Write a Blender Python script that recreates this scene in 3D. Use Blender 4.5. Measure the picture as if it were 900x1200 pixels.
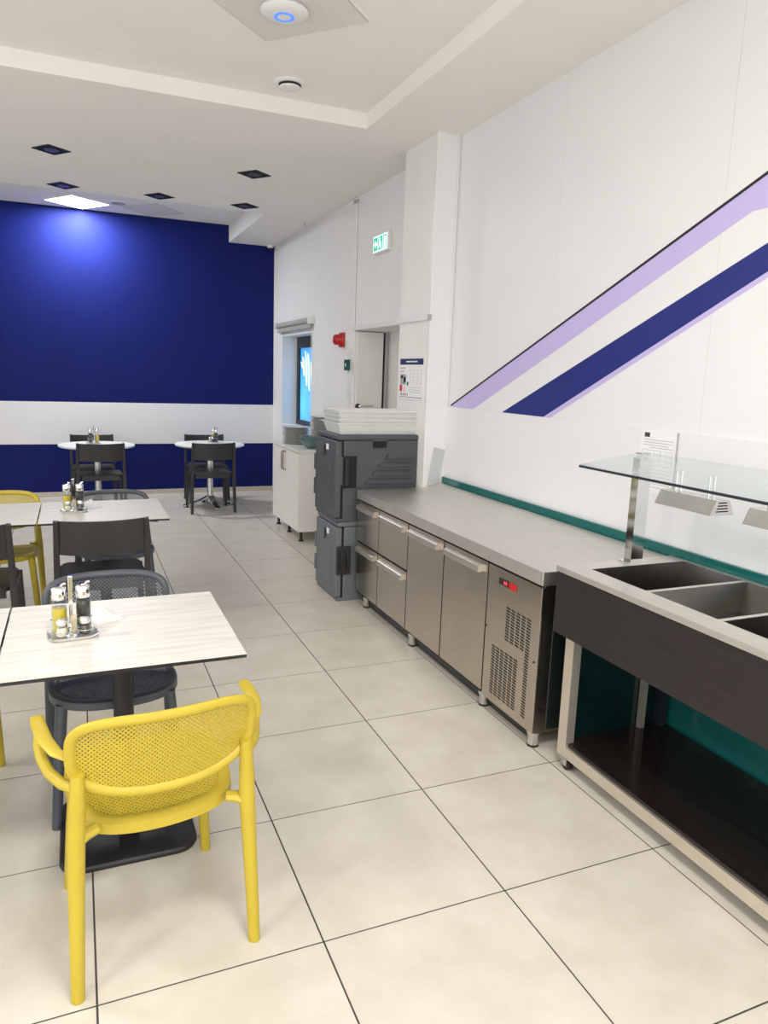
import bpy, bmesh, math, random
from mathutils import Vector, Matrix
random.seed(7)
scene = bpy.context.scene
for o in list(bpy.data.objects):
    bpy.data.objects.remove(o)
PI = math.pi
COL = scene.collection

# ------------------------------------------------------------------ camera
FPX = 845.08
cam_d = bpy.data.cameras.new('camera')
cam = bpy.data.objects.new('camera', cam_d)
COL.objects.link(cam)
cam_d.sensor_fit = 'VERTICAL'
cam_d.sensor_height = 36.0
cam_d.lens = FPX / 1200.0 * 36.0
cam_d.shift_x = (450 - 444.8) / 1200.0
cam_d.shift_y = -(600 - 591.1) / 1200.0
cam_d.clip_start = 0.05
RGT = Vector((0.9233196, -0.3826062, 0.0330679))
UPV = Vector((0.0377100, 0.1760192, 0.9836642))
FWD = Vector((0.3821765, 0.9069894, -0.1769500))
M = Matrix.Identity(4)
for i in range(3):
    M[i][0] = RGT[i]; M[i][1] = UPV[i]; M[i][2] = -FWD[i]
M.translation = Vector((0, 0, 1.5898))
cam.matrix_world = M
scene.camera = cam

# ------------------------------------------------------------------ world, light, exposure
scene.view_settings.view_transform = 'Standard'
scene.view_settings.look = 'None'
scene.view_settings.gamma = 1.0
scene.view_settings.use_curve_mapping = False
scene.view_settings.exposure = -0.1
world = bpy.data.worlds.new('sky'); scene.world = world
world.use_nodes = True
world.node_tree.nodes['Background'].inputs[0].default_value = (0.80, 0.88, 1.0, 1)
world.node_tree.nodes['Background'].inputs[1].default_value = 1.0

def area(name, loc, rot, sx, sy, power, color=(1, 1, 1)):
    d = bpy.data.lights.new(name, 'AREA'); d.shape = 'RECTANGLE'
    d.size = sx; d.size_y = sy; d.energy = power; d.color = color
    o = bpy.data.objects.new(name, d); COL.objects.link(o)
    o.location = loc; o.rotation_euler = rot
    return o
# daylight entering through the shop front behind the camera and the glazing on the left
area('shopfront_daylight', (-0.4, -3.05, 1.55), (PI/2, 0, 0), 5.2, 2.3, 105, (1.0, 0.97, 0.93))
area('side_daylight', (-4.35, 2.6, 1.55), (PI/2, 0, -PI/2), 7.6, 2.3, 55, (1.0, 0.98, 0.96))

# ------------------------------------------------------------------ materials
def new_mat(name):
    m = bpy.data.materials.new(name); m.use_nodes = True
    return m, m.node_tree.nodes, m.node_tree.links, m.node_tree.nodes['Principled BSDF']

def mat(name, col, rough=0.5, metal=0.0, var=0.04, scale=20.0, bump=0.0, stretch=(1, 1, 1), spec=0.5, bscale=None, coat=0.0):
    """solid colour with a fine procedural variation and optional relief"""
    m, n, l, b = new_mat(name)
    tc = n.new('ShaderNodeTexCoord'); mp = n.new('ShaderNodeMapping')
    mp.inputs['Scale'].default_value = stretch
    l.new(tc.outputs['Object'], mp.inputs['Vector'])
    nz = n.new('ShaderNodeTexNoise'); nz.inputs['Scale'].default_value = scale; nz.inputs['Detail'].default_value = 4
    l.new(mp.outputs[0], nz.inputs['Vector'])
    rp = n.new('ShaderNodeValToRGB')
    rp.color_ramp.elements[0].position = 0.3; rp.color_ramp.elements[1].position = 0.7
    rp.color_ramp.elements[0].color = [max(0, c * (1 - var)) for c in col] + [1]
    rp.color_ramp.elements[1].color = [min(1, c * (1 + var)) for c in col] + [1]
    l.new(nz.outputs['Fac'], rp.inputs['Fac']); l.new(rp.outputs['Color'], b.inputs['Base Color'])
    b.inputs['Roughness'].default_value = rough; b.inputs['Metallic'].default_value = metal
    b.inputs['Specular IOR Level'].default_value = spec
    b.inputs['Coat Weight'].default_value = coat
    if bump:
        bp = n.new('ShaderNodeBump'); bp.inputs['Strength'].default_value = bump; bp.inputs['Distance'].default_value = 0.002
        if bscale:
            nb = n.new('ShaderNodeTexNoise'); nb.inputs['Scale'].default_value = bscale; nb.inputs['Detail'].default_value = 3
            l.new(mp.outputs[0], nb.inputs['Vector']); l.new(nb.outputs['Fac'], bp.inputs['Height'])
        else:
            l.new(nz.outputs['Fac'], bp.inputs['Height'])
        l.new(bp.outputs[0], b.inputs['Normal'])
    return m

def glass(name, col, rough=0.0, ior=1.45):
    m, n, l, b = new_mat(name)
    b.inputs['Base Color'].default_value = (*col, 1); b.inputs['Roughness'].default_value = rough
    b.inputs['Transmission Weight'].default_value = 1.0; b.inputs['IOR'].default_value = ior
    return m

def emit(name, col, s):
    m, n, l, b = new_mat(name)
    b.inputs['Base Color'].default_value = (*col, 1)
    b.inputs['Emission Color'].default_value = (*col, 1); b.inputs['Emission Strength'].default_value = s
    return m

def clear_sheet(name, tint, fac=0.20):
    """thin clear pane: mostly transparent with a glossy reflection"""
    m, n, l, b = new_mat(name)
    out = n['Material Output']
    tr = n.new('ShaderNodeBsdfTransparent'); tr.inputs[0].default_value = (*tint, 1)
    gl = n.new('ShaderNodeBsdfGlossy'); gl.inputs['Roughness'].default_value = 0.03; gl.inputs[0].default_value = (0.9, 0.95, 0.95, 1)
    lw = n.new('ShaderNodeLayerWeight'); lw.inputs[0].default_value = 0.25
    mu = n.new('ShaderNodeMath'); mu.operation = 'MULTIPLY_ADD'; mu.inputs[1].default_value = fac; mu.inputs[2].default_value = 0.03
    mx = n.new('ShaderNodeMixShader')
    l.new(lw.outputs['Facing'], mu.inputs[0])
    l.new(mu.outputs[0], mx.inputs[0]); l.new(tr.outputs[0], mx.inputs[1]); l.new(gl.outputs[0], mx.inputs[2])
    l.new(mx.outputs[0], out.inputs['Surface'])
    return m

M_ = {}
M_['ceil'] = mat('ceiling_paint', (0.87, 0.845, 0.80), 0.9, var=0.015, scale=3)
M_['wall'] = mat('wall_paint', (0.83, 0.815, 0.79), 0.75, var=0.015, scale=4)
M_['panelwall'] = mat('wall_panel', (0.80, 0.795, 0.80), 0.45, var=0.012, scale=3)
M_['blue'] = mat('navy_paint', (0.0022, 0.0085, 0.115), 0.62, var=0.08, scale=2, spec=0.2)
M_['grout'] = mat('grout', (0.06, 0.055, 0.05), 0.9)
M_['skirt'] = mat('skirting', (0.55, 0.5, 0.43), 0.4)
M_['navy'] = mat('navy_vinyl', (0.015, 0.024, 0.19), 0.4)
M_['lilac'] = mat('lilac_vinyl', (0.56, 0.48, 0.80), 0.4, var=0.015)
M_['blackline'] = mat('black_line', (0.01, 0.01, 0.02), 0.5)
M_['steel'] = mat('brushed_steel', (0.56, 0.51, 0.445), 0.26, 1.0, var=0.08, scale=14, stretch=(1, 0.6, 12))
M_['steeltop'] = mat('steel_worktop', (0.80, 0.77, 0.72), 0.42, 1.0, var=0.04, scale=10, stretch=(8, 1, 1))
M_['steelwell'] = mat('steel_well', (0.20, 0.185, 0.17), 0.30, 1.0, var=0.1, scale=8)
M_['chrome'] = mat('chrome', (0.85, 0.85, 0.85), 0.07, 1.0, var=0.01)
M_['grip'] = mat('satin_grip', (0.66, 0.62, 0.56), 0.45, 1.0, var=0.03)
M_['bronze'] = mat('bronze_handle', (0.28, 0.19, 0.14), 0.4, 0.8)
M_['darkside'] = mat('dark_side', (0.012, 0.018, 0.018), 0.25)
M_['alu'] = mat('aluminium', (0.7, 0.7, 0.68), 0.25, 1.0, var=0.04)
M_['traymetal'] = mat('tray_metal', (0.82, 0.82, 0.82), 0.32, 0.85, var=0.02)
M_['frame'] = mat('satin_frame', (0.68, 0.62, 0.53), 0.3, 0.75, var=0.03)
M_['black'] = mat('black_plastic', (0.012, 0.012, 0.013), 0.4)
M_['blackmetal'] = mat('black_metal', (0.012, 0.012, 0.014), 0.42, 0.0, var=0.1)
M_['gap'] = mat('dark_gap', (0.006, 0.006, 0.007), 0.8)
M_['yellow'] = mat('yellow_plastic', (0.50, 0.38, 0.030), 0.42, var=0.03)
M_['greychair'] = mat('slate_plastic', (0.066, 0.074, 0.090), 0.42, var=0.06)
M_['darkchair'] = mat('charcoal_plastic', (0.026, 0.024, 0.024), 0.42, var=0.06)
M_['box'] = mat('slate_polyethylene', (0.068, 0.077, 0.084), 0.45, var=0.06, bump=0.15, bscale=240)
M_['box2'] = mat('lighter_slate_polyethylene', (0.135, 0.152, 0.168), 0.45, var=0.06, bump=0.15, bscale=240)
M_['white'] = mat('white_plastic', (0.82, 0.82, 0.80), 0.4, var=0.02)
M_['trayplastic'] = mat('milky_plastic', (0.76, 0.77, 0.74), 0.35, var=0.03)
M_['cab'] = mat('white_melamine', (0.84, 0.81, 0.76), 0.4, var=0.02)
M_['cabtop'] = mat('pale_worktop', (0.74, 0.74, 0.70), 0.35, var=0.05)
M_['china'] = mat('white_china', (0.72, 0.71, 0.67), 0.22, var=0.02)
M_['bowl'] = mat('teal_bowl', (0.12, 0.19, 0.20), 0.3, var=0.1)
M_['teal'] = mat('teal_glass_panel', (0.012, 0.12, 0.115), 0.12, var=0.06)
M_['tealdark'] = mat('dark_green_panel', (0.003, 0.014, 0.013), 0.15, var=0.06)
M_['glassedge'] = mat('green_glass_edge', (0.01, 0.16, 0.15), 0.08, var=0.1)
M_['red'] = mat('red_plastic', (0.5, 0.012, 0.015), 0.35)
M_['green'] = mat('green_plastic', (0.01, 0.09, 0.07), 0.4)
M_['paper'] = mat('paper', (0.85, 0.85, 0.85), 0.7, var=0.01)
M_['ink'] = mat('print_dark', (0.05, 0.05, 0.055), 0.7)
M_['inkgrey'] = mat('print_grey', (0.42, 0.42, 0.44), 0.7)
M_['inknavy'] = mat('print_navy', (0.02, 0.025, 0.11), 0.7)
M_['inkred'] = mat('print_red', (0.6, 0.06, 0.07), 0.7)
M_['inkpink'] = mat('print_pink', (0.8, 0.6, 0.58), 0.7)
M_['inkgreen'] = mat('print_green', (0.1, 0.45, 0.3), 0.7)
M_['blind'] = mat('grey_blind_fabric', (0.42, 0.42, 0.39), 0.8, var=0.05, scale=200)
M_['darkframe'] = mat('anthracite_frame', (0.012, 0.015, 0.024), 0.4)
M_['oil'] = mat('olive_oil', (0.62, 0.46, 0.01), 0.08, var=0.04, coat=1)
M_['vinegar'] = mat('dark_vinegar', (0.006, 0.005, 0.006), 0.08, coat=1)
M_['salt'] = mat('salt', (0.72, 0.66, 0.55), 0.3)
M_['pepper'] = mat('pepper', (0.05, 0.04, 0.035), 0.25, coat=1)
M_['picks'] = mat('toothpick_wood', (0.72, 0.55, 0.36), 0.6, var=0.15)
M_['bottleglass'] = clear_sheet('bottle_glass', (0.93, 0.96, 0.95))
M_['napkin'] = mat('tissue', (0.85, 0.85, 0.84), 0.9, bump=0.4, bscale=90)
M_['shelfglass'] = clear_sheet('shelf_glass', (0.93, 0.955, 0.955), 0.38)
M_['translucent'] = clear_sheet('translucent', (0.90, 0.905, 0.905))
M_['exitgreen'] = emit('exit_green', (0.0, 0.42, 0.24), 0.9)
M_['exitwhite'] = emit('exit_white', (0.85, 1.0, 0.95), 1.1)
M_['ledred'] = emit('led_red', (1.0, 0.03, 0.05), 1.6)
M_['ledblue'] = emit('led_blue', (0.05, 0.16, 1.0), 1.5)
M_['panel_lit'] = emit('lit_panel', (0.95, 0.97, 1.0), 7.0)
M_['lampglow'] = emit('heat_lamp_bulb', (1.0, 0.85, 0.4), 0.9)
M_['lens'] = mat('downlight_lens', (0.10, 0.10, 0.105), 0.25)
M_['hatch'] = mat('hatch_panel', (0.72, 0.70, 0.66), 0.8, var=0.015)

def tile_mat():
    m, n, l, b = new_mat('porcelain_tile')
    tc = n.new('ShaderNodeTexCoord'); gi = n.new('ShaderNodeObjectInfo'); ad = n.new('ShaderNodeVectorMath'); ad.operation = 'ADD'
    sc = n.new('ShaderNodeVectorMath'); sc.operation = 'SCALE'; sc.inputs['Scale'].default_value = 11.3
    cb = n.new('ShaderNodeCombineXYZ')
    l.new(gi.outputs['Random'], cb.inputs[0]); l.new(gi.outputs['Random'], cb.inputs[1]); l.new(cb.outputs[0], sc.inputs[0])
    l.new(tc.outputs['Object'], ad.inputs[0]); l.new(sc.outputs[0], ad.inputs[1])
    nz = n.new('ShaderNodeTexNoise'); nz.inputs['Scale'].default_value = 5; nz.inputs['Detail'].default_value = 8; nz.inputs['Roughness'].default_value = 0.62
    l.new(ad.outputs[0], nz.inputs['Vector'])
    rp = n.new('ShaderNodeValToRGB')
    rp.color_ramp.elements[0].position = 0.32; rp.color_ramp.elements[0].color = (0.585, 0.54, 0.46, 1)
    rp.color_ramp.elements[1].position = 0.68; rp.color_ramp.elements[1].color = (0.67, 0.628, 0.55, 1)
    l.new(nz.outputs['Fac'], rp.inputs[0]); l.new(rp.outputs[0], b.inputs['Base Color'])
    b.inputs['Roughness'].default_value = 0.30
    b.inputs['Specular IOR Level'].default_value = 0.45
    return m
M_['tile'] = tile_mat()

def laminate_mat():
    m, n, l, b = new_mat('limewashed_laminate')
    tc = n.new('ShaderNodeTexCoord'); mp = n.new('ShaderNodeMapping'); mp.inputs['Scale'].default_value = (1.6, 16, 1)
    l.new(tc.outputs['Object'], mp.inputs[0])
    nz = n.new('ShaderNodeTexNoise'); nz.inputs['Scale'].default_value = 3; nz.inputs['Detail'].default_value = 8
    l.new(mp.outputs[0], nz.inputs['Vector'])
    rp = n.new('ShaderNodeValToRGB')
    rp.color_ramp.elements[0].position = 0.3; rp.color_ramp.elements[0].color = (0.60, 0.57, 0.515, 1)
    rp.color_ramp.elements[1].position = 0.65; rp.color_ramp.elements[1].color = (0.72, 0.70, 0.65, 1)
    l.new(nz.outputs['Fac'], rp.inputs[0]); l.new(rp.outputs[0], b.inputs['Base Color'])
    b.inputs['Roughness'].default_value = 0.42
    return m
M_['laminate'] = laminate_mat()

def wenge_mat(name, rough):
    m, n, l, b = new_mat(name)
    tc = n.new('ShaderNodeTexCoord'); mp = n.new('ShaderNodeMapping'); mp.inputs['Scale'].default_value = (10, 1.2, 30)
    l.new(tc.outputs['Object'], mp.inputs[0])
    nz = n.new('ShaderNodeTexNoise'); nz.inputs['Scale'].default_value = 4; nz.inputs['Detail'].default_value = 7
    l.new(mp.outputs[0], nz.inputs['Vector'])
    rp = n.new('ShaderNodeValToRGB')
    rp.color_ramp.elements[0].position = 0.3; rp.color_ramp.elements[0].color = (0.011, 0.0072, 0.0065, 1)
    rp.color_ramp.elements[1].position = 0.75; rp.color_ramp.elements[1].color = (0.022, 0.0145, 0.013, 1)
    l.new(nz.outputs['Fac'], rp.inputs[0]); l.new(rp.outputs[0], b.inputs['Base Color'])
    b.inputs['Roughness'].default_value = rough
    return m
M_['wenge'] = wenge_mat('wenge_laminate', 0.5)
M_['wengegloss'] = wenge_mat('wenge_gloss_shelf', 0.13)

def film_mat():
    """backlit blue window film"""
    m, n, l, b = new_mat('blue_window_film')
    tc = n.new('ShaderNodeTexCoord'); nz = n.new('ShaderNodeTexNoise'); nz.inputs['Scale'].default_value = 1.5
    l.new(tc.outputs['Object'], nz.inputs['Vector'])
    rp = n.new('ShaderNodeValToRGB')
    rp.color_ramp.elements[0].position = 0.35; rp.color_ramp.elements[0].color = (0.05, 0.30, 0.80, 1)
    rp.color_ramp.elements[1].position = 0.7; rp.color_ramp.elements[1].color = (0.12, 0.55, 0.95, 1)
    l.new(nz.outputs['Fac'], rp.inputs[0]); l.new(rp.outputs[0], b.inputs['Base Color']); l.new(rp.outputs[0], b.inputs['Emission Color'])
    b.inputs['Emission Strength'].default_value = 0.95
    b.inputs['Roughness'].default_value = 0.15
    return m
M_['film'] = film_mat()
M_['filmwhite'] = emit('white_window_print', (0.9, 0.97, 1.0), 0.9)

# ------------------------------------------------------------------ mesh helpers
class MB:
    def __init__(s): s.v = []; s.f = []
    def add(s, vs, fs):
        o = len(s.v); s.v += [tuple(p) for p in vs]; s.f += [tuple(i + o for i in f) for f in fs]; return s
    def box(s, x0, x1, y0, y1, z0, z1):
        return s.add([(x0, y0, z0), (x1, y0, z0), (x1, y1, z0), (x0, y1, z0), (x0, y0, z1), (x1, y0, z1), (x1, y1, z1), (x0, y1, z1)],
              [(0, 3, 2, 1), (4, 5, 6, 7), (0, 1, 5, 4), (1, 2, 6, 5), (2, 3, 7, 6), (3, 0, 4, 7)])
    def prism(s, pts, axis, a, b):
        """polygon (2D) extruded along an axis from a to b"""
        n = len(pts)
        def mk(p, t):
            return {'x': (t, p[0], p[1]), 'y': (p[0], t, p[1]), 'z': (p[0], p[1], t)}[axis]
        vs = [mk(p, a) for p in pts] + [mk(p, b) for p in pts]
        fs = [tuple(range(n - 1, -1, -1)), tuple(range(n, 2 * n))] + [(i, (i + 1) % n, n + (i + 1) % n, n + i) for i in range(n)]
        return s.add(vs, fs)
    def lathe(s, prof, cx=0, cy=0, seg=20):
        """prof: list of (r, z) bottom to top"""
        vs = []; fs = []
        for r, z in prof:
            for k in range(seg):
                a = 2 * PI * k / seg; vs.append((cx + r * math.cos(a), cy + r * math.sin(a), z))
        for i in range(len(prof) - 1):
            for k in range(seg):
                k2 = (k + 1) % seg
                fs.append((i * seg + k, i * seg + k2, (i + 1) * seg + k2, (i + 1) * seg + k))
        fs.append(tuple(range(seg - 1, -1, -1))); fs.append(tuple((len(prof) - 1) * seg + k for k in range(seg)))
        return s.add(vs, fs)
    def tube(s, pts, rad, seg=10, closed=False, up=(0, 0, 1), sq=1.0, caps=True):
        """sweep an ellipse (radius rad or list; sq squashes the second axis) along points"""
        P = [Vector(p) for p in pts]; n = len(P)
        R = rad if isinstance(rad, (list, tuple)) else [rad] * n
        vs = []; fs = []; prev = None
        for i in range(n):
            a = P[(i - 1) % n] if (closed or i > 0) else P[i]
            b = P[(i + 1) % n] if (closed or i < n - 1) else P[i]
            t = (b - a).normalized()
            if prev is None:
                e = Vector(up)
                if abs(e.dot(t)) > 0.95: e = Vector((0, 1, 0))
            else: e = prev
            e = (e - t * e.dot(t)).normalized(); prev = e
            g = t.cross(e)
            for k in range(seg):
                w = 2 * PI * k / seg
                vs.append(P[i] + e * (R[i] * math.cos(w) * sq) + g * (R[i] * math.sin(w)))
        m = n if closed else n - 1
        for i in range(m):
            j = (i + 1) % n
            for k in range(seg):
                k2 = (k + 1) % seg
                fs.append((i * seg + k, i * seg + k2, j * seg + k2, j * seg + k))
        if not closed and caps:
            fs.append(tuple(range(seg - 1, -1, -1))); fs.append(tuple((n - 1) * seg + k for k in range(seg)))
        return s.add(vs, fs)
    def bar(s, a, b, wa, wb=None, up=(0, 1, 0)):
        """rectangular bar from a to b; wa=(w,d) at a, wb at b; w across, d along up"""
        wb = wb or wa; A = Vector(a); B = Vector(b); t = (B - A).normalized()
        e = Vector(up); e = (e - t * e.dot(t)).normalized(); g = t.cross(e)
        vs = []
        for Pt, w in ((A, wa), (B, wb)):
            for sg, sh in ((-1, -1), (1, -1), (1, 1), (-1, 1)):
                vs.append(Pt + g * (sg * w[0] / 2) + e * (sh * w[1] / 2))
        return s.add(vs, [(0, 3, 2, 1), (4, 5, 6, 7), (0, 1, 5, 4), (1, 2, 6, 5), (2, 3, 7, 6), (3, 0, 4, 7)])
    def build(s, name, m, parent=None, smooth=False, bevel=0.0, seg=2, angle=40):
        me = bpy.data.meshes.new(name); me.from_pydata(s.v, [], s.f); me.update()
        bm = bmesh.new(); bm.from_mesh(me); bmesh.ops.recalc_face_normals(bm, faces=bm.faces)
        if bevel:
            es = [e for e in bm.edges if len(e.link_faces) == 2 and e.calc_face_angle(0) > 0.5]
            bmesh.ops.bevel(bm, geom=es, offset=bevel, segments=seg, profile=0.5, affect='EDGES', clamp_overlap=True)
        bm.to_mesh(me); bm.free()
        if smooth or bevel:
            for p in me.polygons: p.use_smooth = True
            me.set_sharp_from_angle(angle=math.radians(angle))
        me.materials.append(m)
        o = bpy.data.objects.new(name, me); COL.objects.link(o)
        if bevel:
            o.modifiers.new('weighted_normals', 'WEIGHTED_NORMAL').keep_sharp = True
        if parent: o.parent = parent
        return o

def B(*a): return MB().box(*a)
def empty(name, loc=(0, 0, 0), rz=0.0):
    o = bpy.data.objects.new(name, None); COL.objects.link(o); o.location = loc; o.rotation_euler.z = rz
    o.empty_display_size = 0.1
    return o
def tag(o, label, cat, group=None):
    o['label'] = label; o['category'] = cat
    if group: o['group'] = group
    return o
def struct(o, label=None, cat=None):
    o['kind'] = 'structure'
    if label: o['label'] = label
    if cat: o['category'] = cat
    return o
def copy_tree(o, parent=None):
    c = o.copy(); COL.objects.link(c); c.parent = parent
    for ch in list(o.children): copy_tree(ch, c)
    return c
def place(o, loc, rz=0.0):
    o.location = loc; o.rotation_euler.z = rz; return o

# ------------------------------------------------------------------ room dimensions
H = 3.155; HF = 3.25; HB = 3.36
XL = -4.2; YR = -2.9; YB = 9.477; XW = 2.40; XF = 2.41
X0, Y0, T = -0.0102, 1.7005, 0.6

# ---- floor and tiles
floor = struct(B(XL - .2, 3.2, YR - .2, YB + .2, -0.2, -0.0015).build('floor', M_['grout']), 'cream porcelain tile floor with thin dark joints', 'floor')
g = 0.0028
tile_me = None
def tile_at(x0, x1, y0, y1):
    global tile_me
    full = abs(x1 - x0 - T) < 1e-4 and abs(y1 - y0 - T) < 1e-4
    if full and tile_me:
        o = bpy.data.objects.new('floor_tile', tile_me); COL.objects.link(o); o.parent = floor
        o.location = ((x0 + x1) / 2, (y0 + y1) / 2, 0); return
    w = (x1 - x0) / 2 - g; d = (y1 - y0) / 2 - g
    o = B(-w, w, -d, d, -0.012, 0).build('floor_tile', M_['tile'], floor)
    o.location = ((x0 + x1) / 2, (y0 + y1) / 2, 0)
    if full: tile_me = o.data
for i in range(-4, 5):
    for j in range(-2, 13):
        x0 = X0 + i * T; y0 = Y0 + j * T
        x1 = min(x0 + T, 2.72); y1 = min(y0 + T, YB)
        tile_at(x0, x1, y0, y1)
# outside the photo's view the same tiling goes on as joined pieces
far = MB()
for i in range(-7, 5):
    for j in range(-8, 13):
        if i >= -4 and j >= -2: continue
        x0 = X0 + i * T; y0 = Y0 + j * T
        far.box(max(x0, XL) + g, x0 + T - g, max(y0, YR) + g, min(y0 + T, YB) - g, -0.012, 0)
fo = far.build('floor_tiles', M_['tile'], floor); fo['kind'] = 'stuff'

# ---- ceiling
c = MB()
c.box(1.80, 2.9, YR, 7.58, H, 3.6)
c.box(XL, 1.80, 4.70, 7.58, H, 3.6)
c.box(XL, 1.80, YR, 4.70, HF, 3.6)
c.box(1.83, 2.9, 7.58, YB, H, 3.6)
c.box(XL, 1.83, 7.58, YB, HB, 3.6)
struct(c.build('ceiling', M_['ceil']), 'off-white plaster ceiling with two shallow recesses', 'ceiling')

# ---- back wall
wb = struct(B(XL - .2, 3.0, YB, YB + .2, -0.2, 3.6).build('wall_back', M_['blue']), 'navy blue back wall with a white horizontal band', 'wall')
B(XL, XF, YB - 0.004, YB + .01, 0.639, 1.146).build('white_band', M_['panelwall'], wb)
struct(B(XL, XF, YB - 0.012, YB, 0, 0.058).build('baseboard_back', M_['skirt'], bevel=0.002), 'low beige tiled skirting under the navy wall', 'baseboard')

# ---- left wall and rear wall with glazing (outside the frame, the daylight comes in here)
wl = MB()
wl.box(XL - .2, XL, YR - .2, -1.2, 0, 3.6); wl.box(XL - .2, XL, 6.4, YB + .2, 0, 3.6)
wl.box(XL - .2, XL, -1.2, 6.4, 0, 0.4); wl.box(XL - .2, XL, -1.2, 6.4, 2.7, 3.6)
struct(wl.build('wall_left', M_['wall']), 'white wall with a long row of windows', 'wall')
wr = MB()
wr.box(XL, -3.0, YR - .2, YR, 0, 3.6); wr.box(2.2, 3.2, YR - .2, YR, 0, 3.6)
wr.box(-3.0, 2.2, YR - .2, YR, 0, 0.4); wr.box(-3.0, 2.2, YR - .2, YR, 2.7, 3.6)
struct(wr.build('wall_rear', M_['wall']), 'white shop-front wall around wide glazing', 'wall')
w2 = struct(empty('window_2', (XL - .1, 2.6, 0.4))); 
for k in range(6):
    yy = -3.8 + k * 7.6 / 5
    B(-.03, .03, max(yy - .03, -3.8), min(yy + .03, 3.8), 0, 2.3).build('mullion', M_['darkframe'], w2)
w3 = struct(empty('window_3', (-.4, YR - .1, 0.4)))
for k in range(5):
    xx = -2.6 + k * 5.2 / 4
    B(max(xx - .03, -2.6), min(xx + .03, 2.6), -.03, .03, 0, 2.3).build('mullion', M_['darkframe'], w3)

# ---- right wall: base wall, upper panels, lower proud panels
wrt = struct(B(XW + .012, XW + .3, YR - .2, 4.53, 0, 3.6).build('wall_right', M_['gap']), 'white panelled right-hand wall behind the serving counter', 'wall')
ys = [4.523, 3.37, 2.28, 1.19, 0.10, -0.99, -2.08, YR]
for a, b in zip(ys[:-1], ys[1:]):
    B(XW, XW + .02, b + .0006, a - .0006, 1.36, H).build('wall_panel', M_['panelwall'], wrt)
ys = [4.523, 0.3, YR]
for a, b in zip(ys[:-1], ys[1:]):
    B(XW - .012, XW + .02, b + .0006, a - .0006, 0, 1.388).build('lower_wall_panel', M_['panelwall'], wrt, bevel=0.002)

def decal(name, pts, m, parent, t=0.0012, x=XW):
    return MB().prism(pts, 'x', x - t, x - 0.0001).build(name, m, parent)
def ln(p, q, y):
    return p[1] + (q[1] - p[1]) * (y - p[0]) / (q[0] - p[0])
ZB = 1.3885
A0, A1 = (4.478, 1.3885), (2.09, 2.369)
ye = 0.55
decal('lilac_stripe', [A0, (ye, ln(A0, A1, ye)), (ye, 2.249), (2.139, 2.249), (4.165, ZB)], M_['lilac'], wrt)
k = 0.010
decal('black_pinstripe', [A0, (ye, ln(A0, A1, ye)), (ye, ln(A0, A1, ye) + 1.4 * k), (A0[0], A0[1] + 1.4 * k)], M_['blackline'], wrt, 0.0014)
N0, N1, N2, N3 = (3.815, ZB), (2.053, 2.122), (3.385, ZB), (2.038, 2.017)
decal('navy_stripe', [N0, (ye, ln(N0, N1, ye)), (ye, ln(N2, N3, ye)), N2], M_['navy'], wrt)
L2, L3 = (3.32, ZB), (2.035, 1.996)
decal('lilac_edge_stripe', [N2, (ye, ln(N2, N3, ye)), (ye, ln(L2, L3, ye)), L2], M_['lilac'], wrt)

# ---- pillar between counter wall and door
pl = struct(B(2.228, 2.75, 4.523, 5.02, 0, H).build('wall_pillar', M_['wall'], bevel=0.003), 'square white pillar beside the door recess', 'wall')
B(2.2255, 2.238, 4.513, 4.548, 0, H - .0005).build('corner_trim', M_['white'], pl)
B(2.2385, XW - .0005, 4.515, 4.522, 0, H - .0005).build('facing_board', M_['panelwall'], pl)
B(2.378, 2.3875, 4.508, 4.5145, 0, H - .0005).build('edge_strip', M_['panelwall'], pl)

# ---- far right wall with door recess and window
wf = MB()
XO = 2.75
DY0, DY1, DZ = 5.02, 6.45, 1.985
WY0, WY1, WZ0, WZ1 = 7.78, 9.03, 0.92, 2.02
wf.box(XF, XO, DY0, DY1, DZ, H)
wf.box(XF, XO, DY1, WY0, 0, H)
wf.box(XF, XO, WY1, YB, 0, H)
wf.box(XF, XO, WY0, WY1, 0, WZ0)
wf.box(XF, XO, WY0, WY1, WZ1, H)
wf.box(XO, XO + .15, DY0, DY1, 0, 2.2)
wfo = struct(wf.build('wall_right_far', M_['wall']), 'white far right wall with a window and a door recess', 'wall')
# door leaf on the far side of the recess
d1 = struct(empty('door_1', (XF, DY1, 0)))
B(0.015, 0.275, -0.045, -0.003, 0.004, DZ - .01).build('door_leaf', M_['cab'], d1, bevel=0.003)
B(0.275, 0.29, -0.05, -0.003, 0.004, DZ - .01).build('door_gasket', M_['gap'], d1)
hd = MB(); hd.tube([(0.03, -0.045, 1.29), (0.03, -0.095, 1.29), (0.05, -0.10, 1.292), (0.17, -0.10, 1.30)], 0.010, 8)
hh = hd.build('door_handle', M_['alu'], d1, smooth=True)
MB().lathe([(0.026, 0), (0.026, 0.008)], seg=16).build('handle_rose', M_['darkframe'], hh).matrix_local = Matrix.Translation((0.03, -0.045, 1.29)) @ Matrix.Rotation(PI / 2, 4, 'X')

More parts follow.
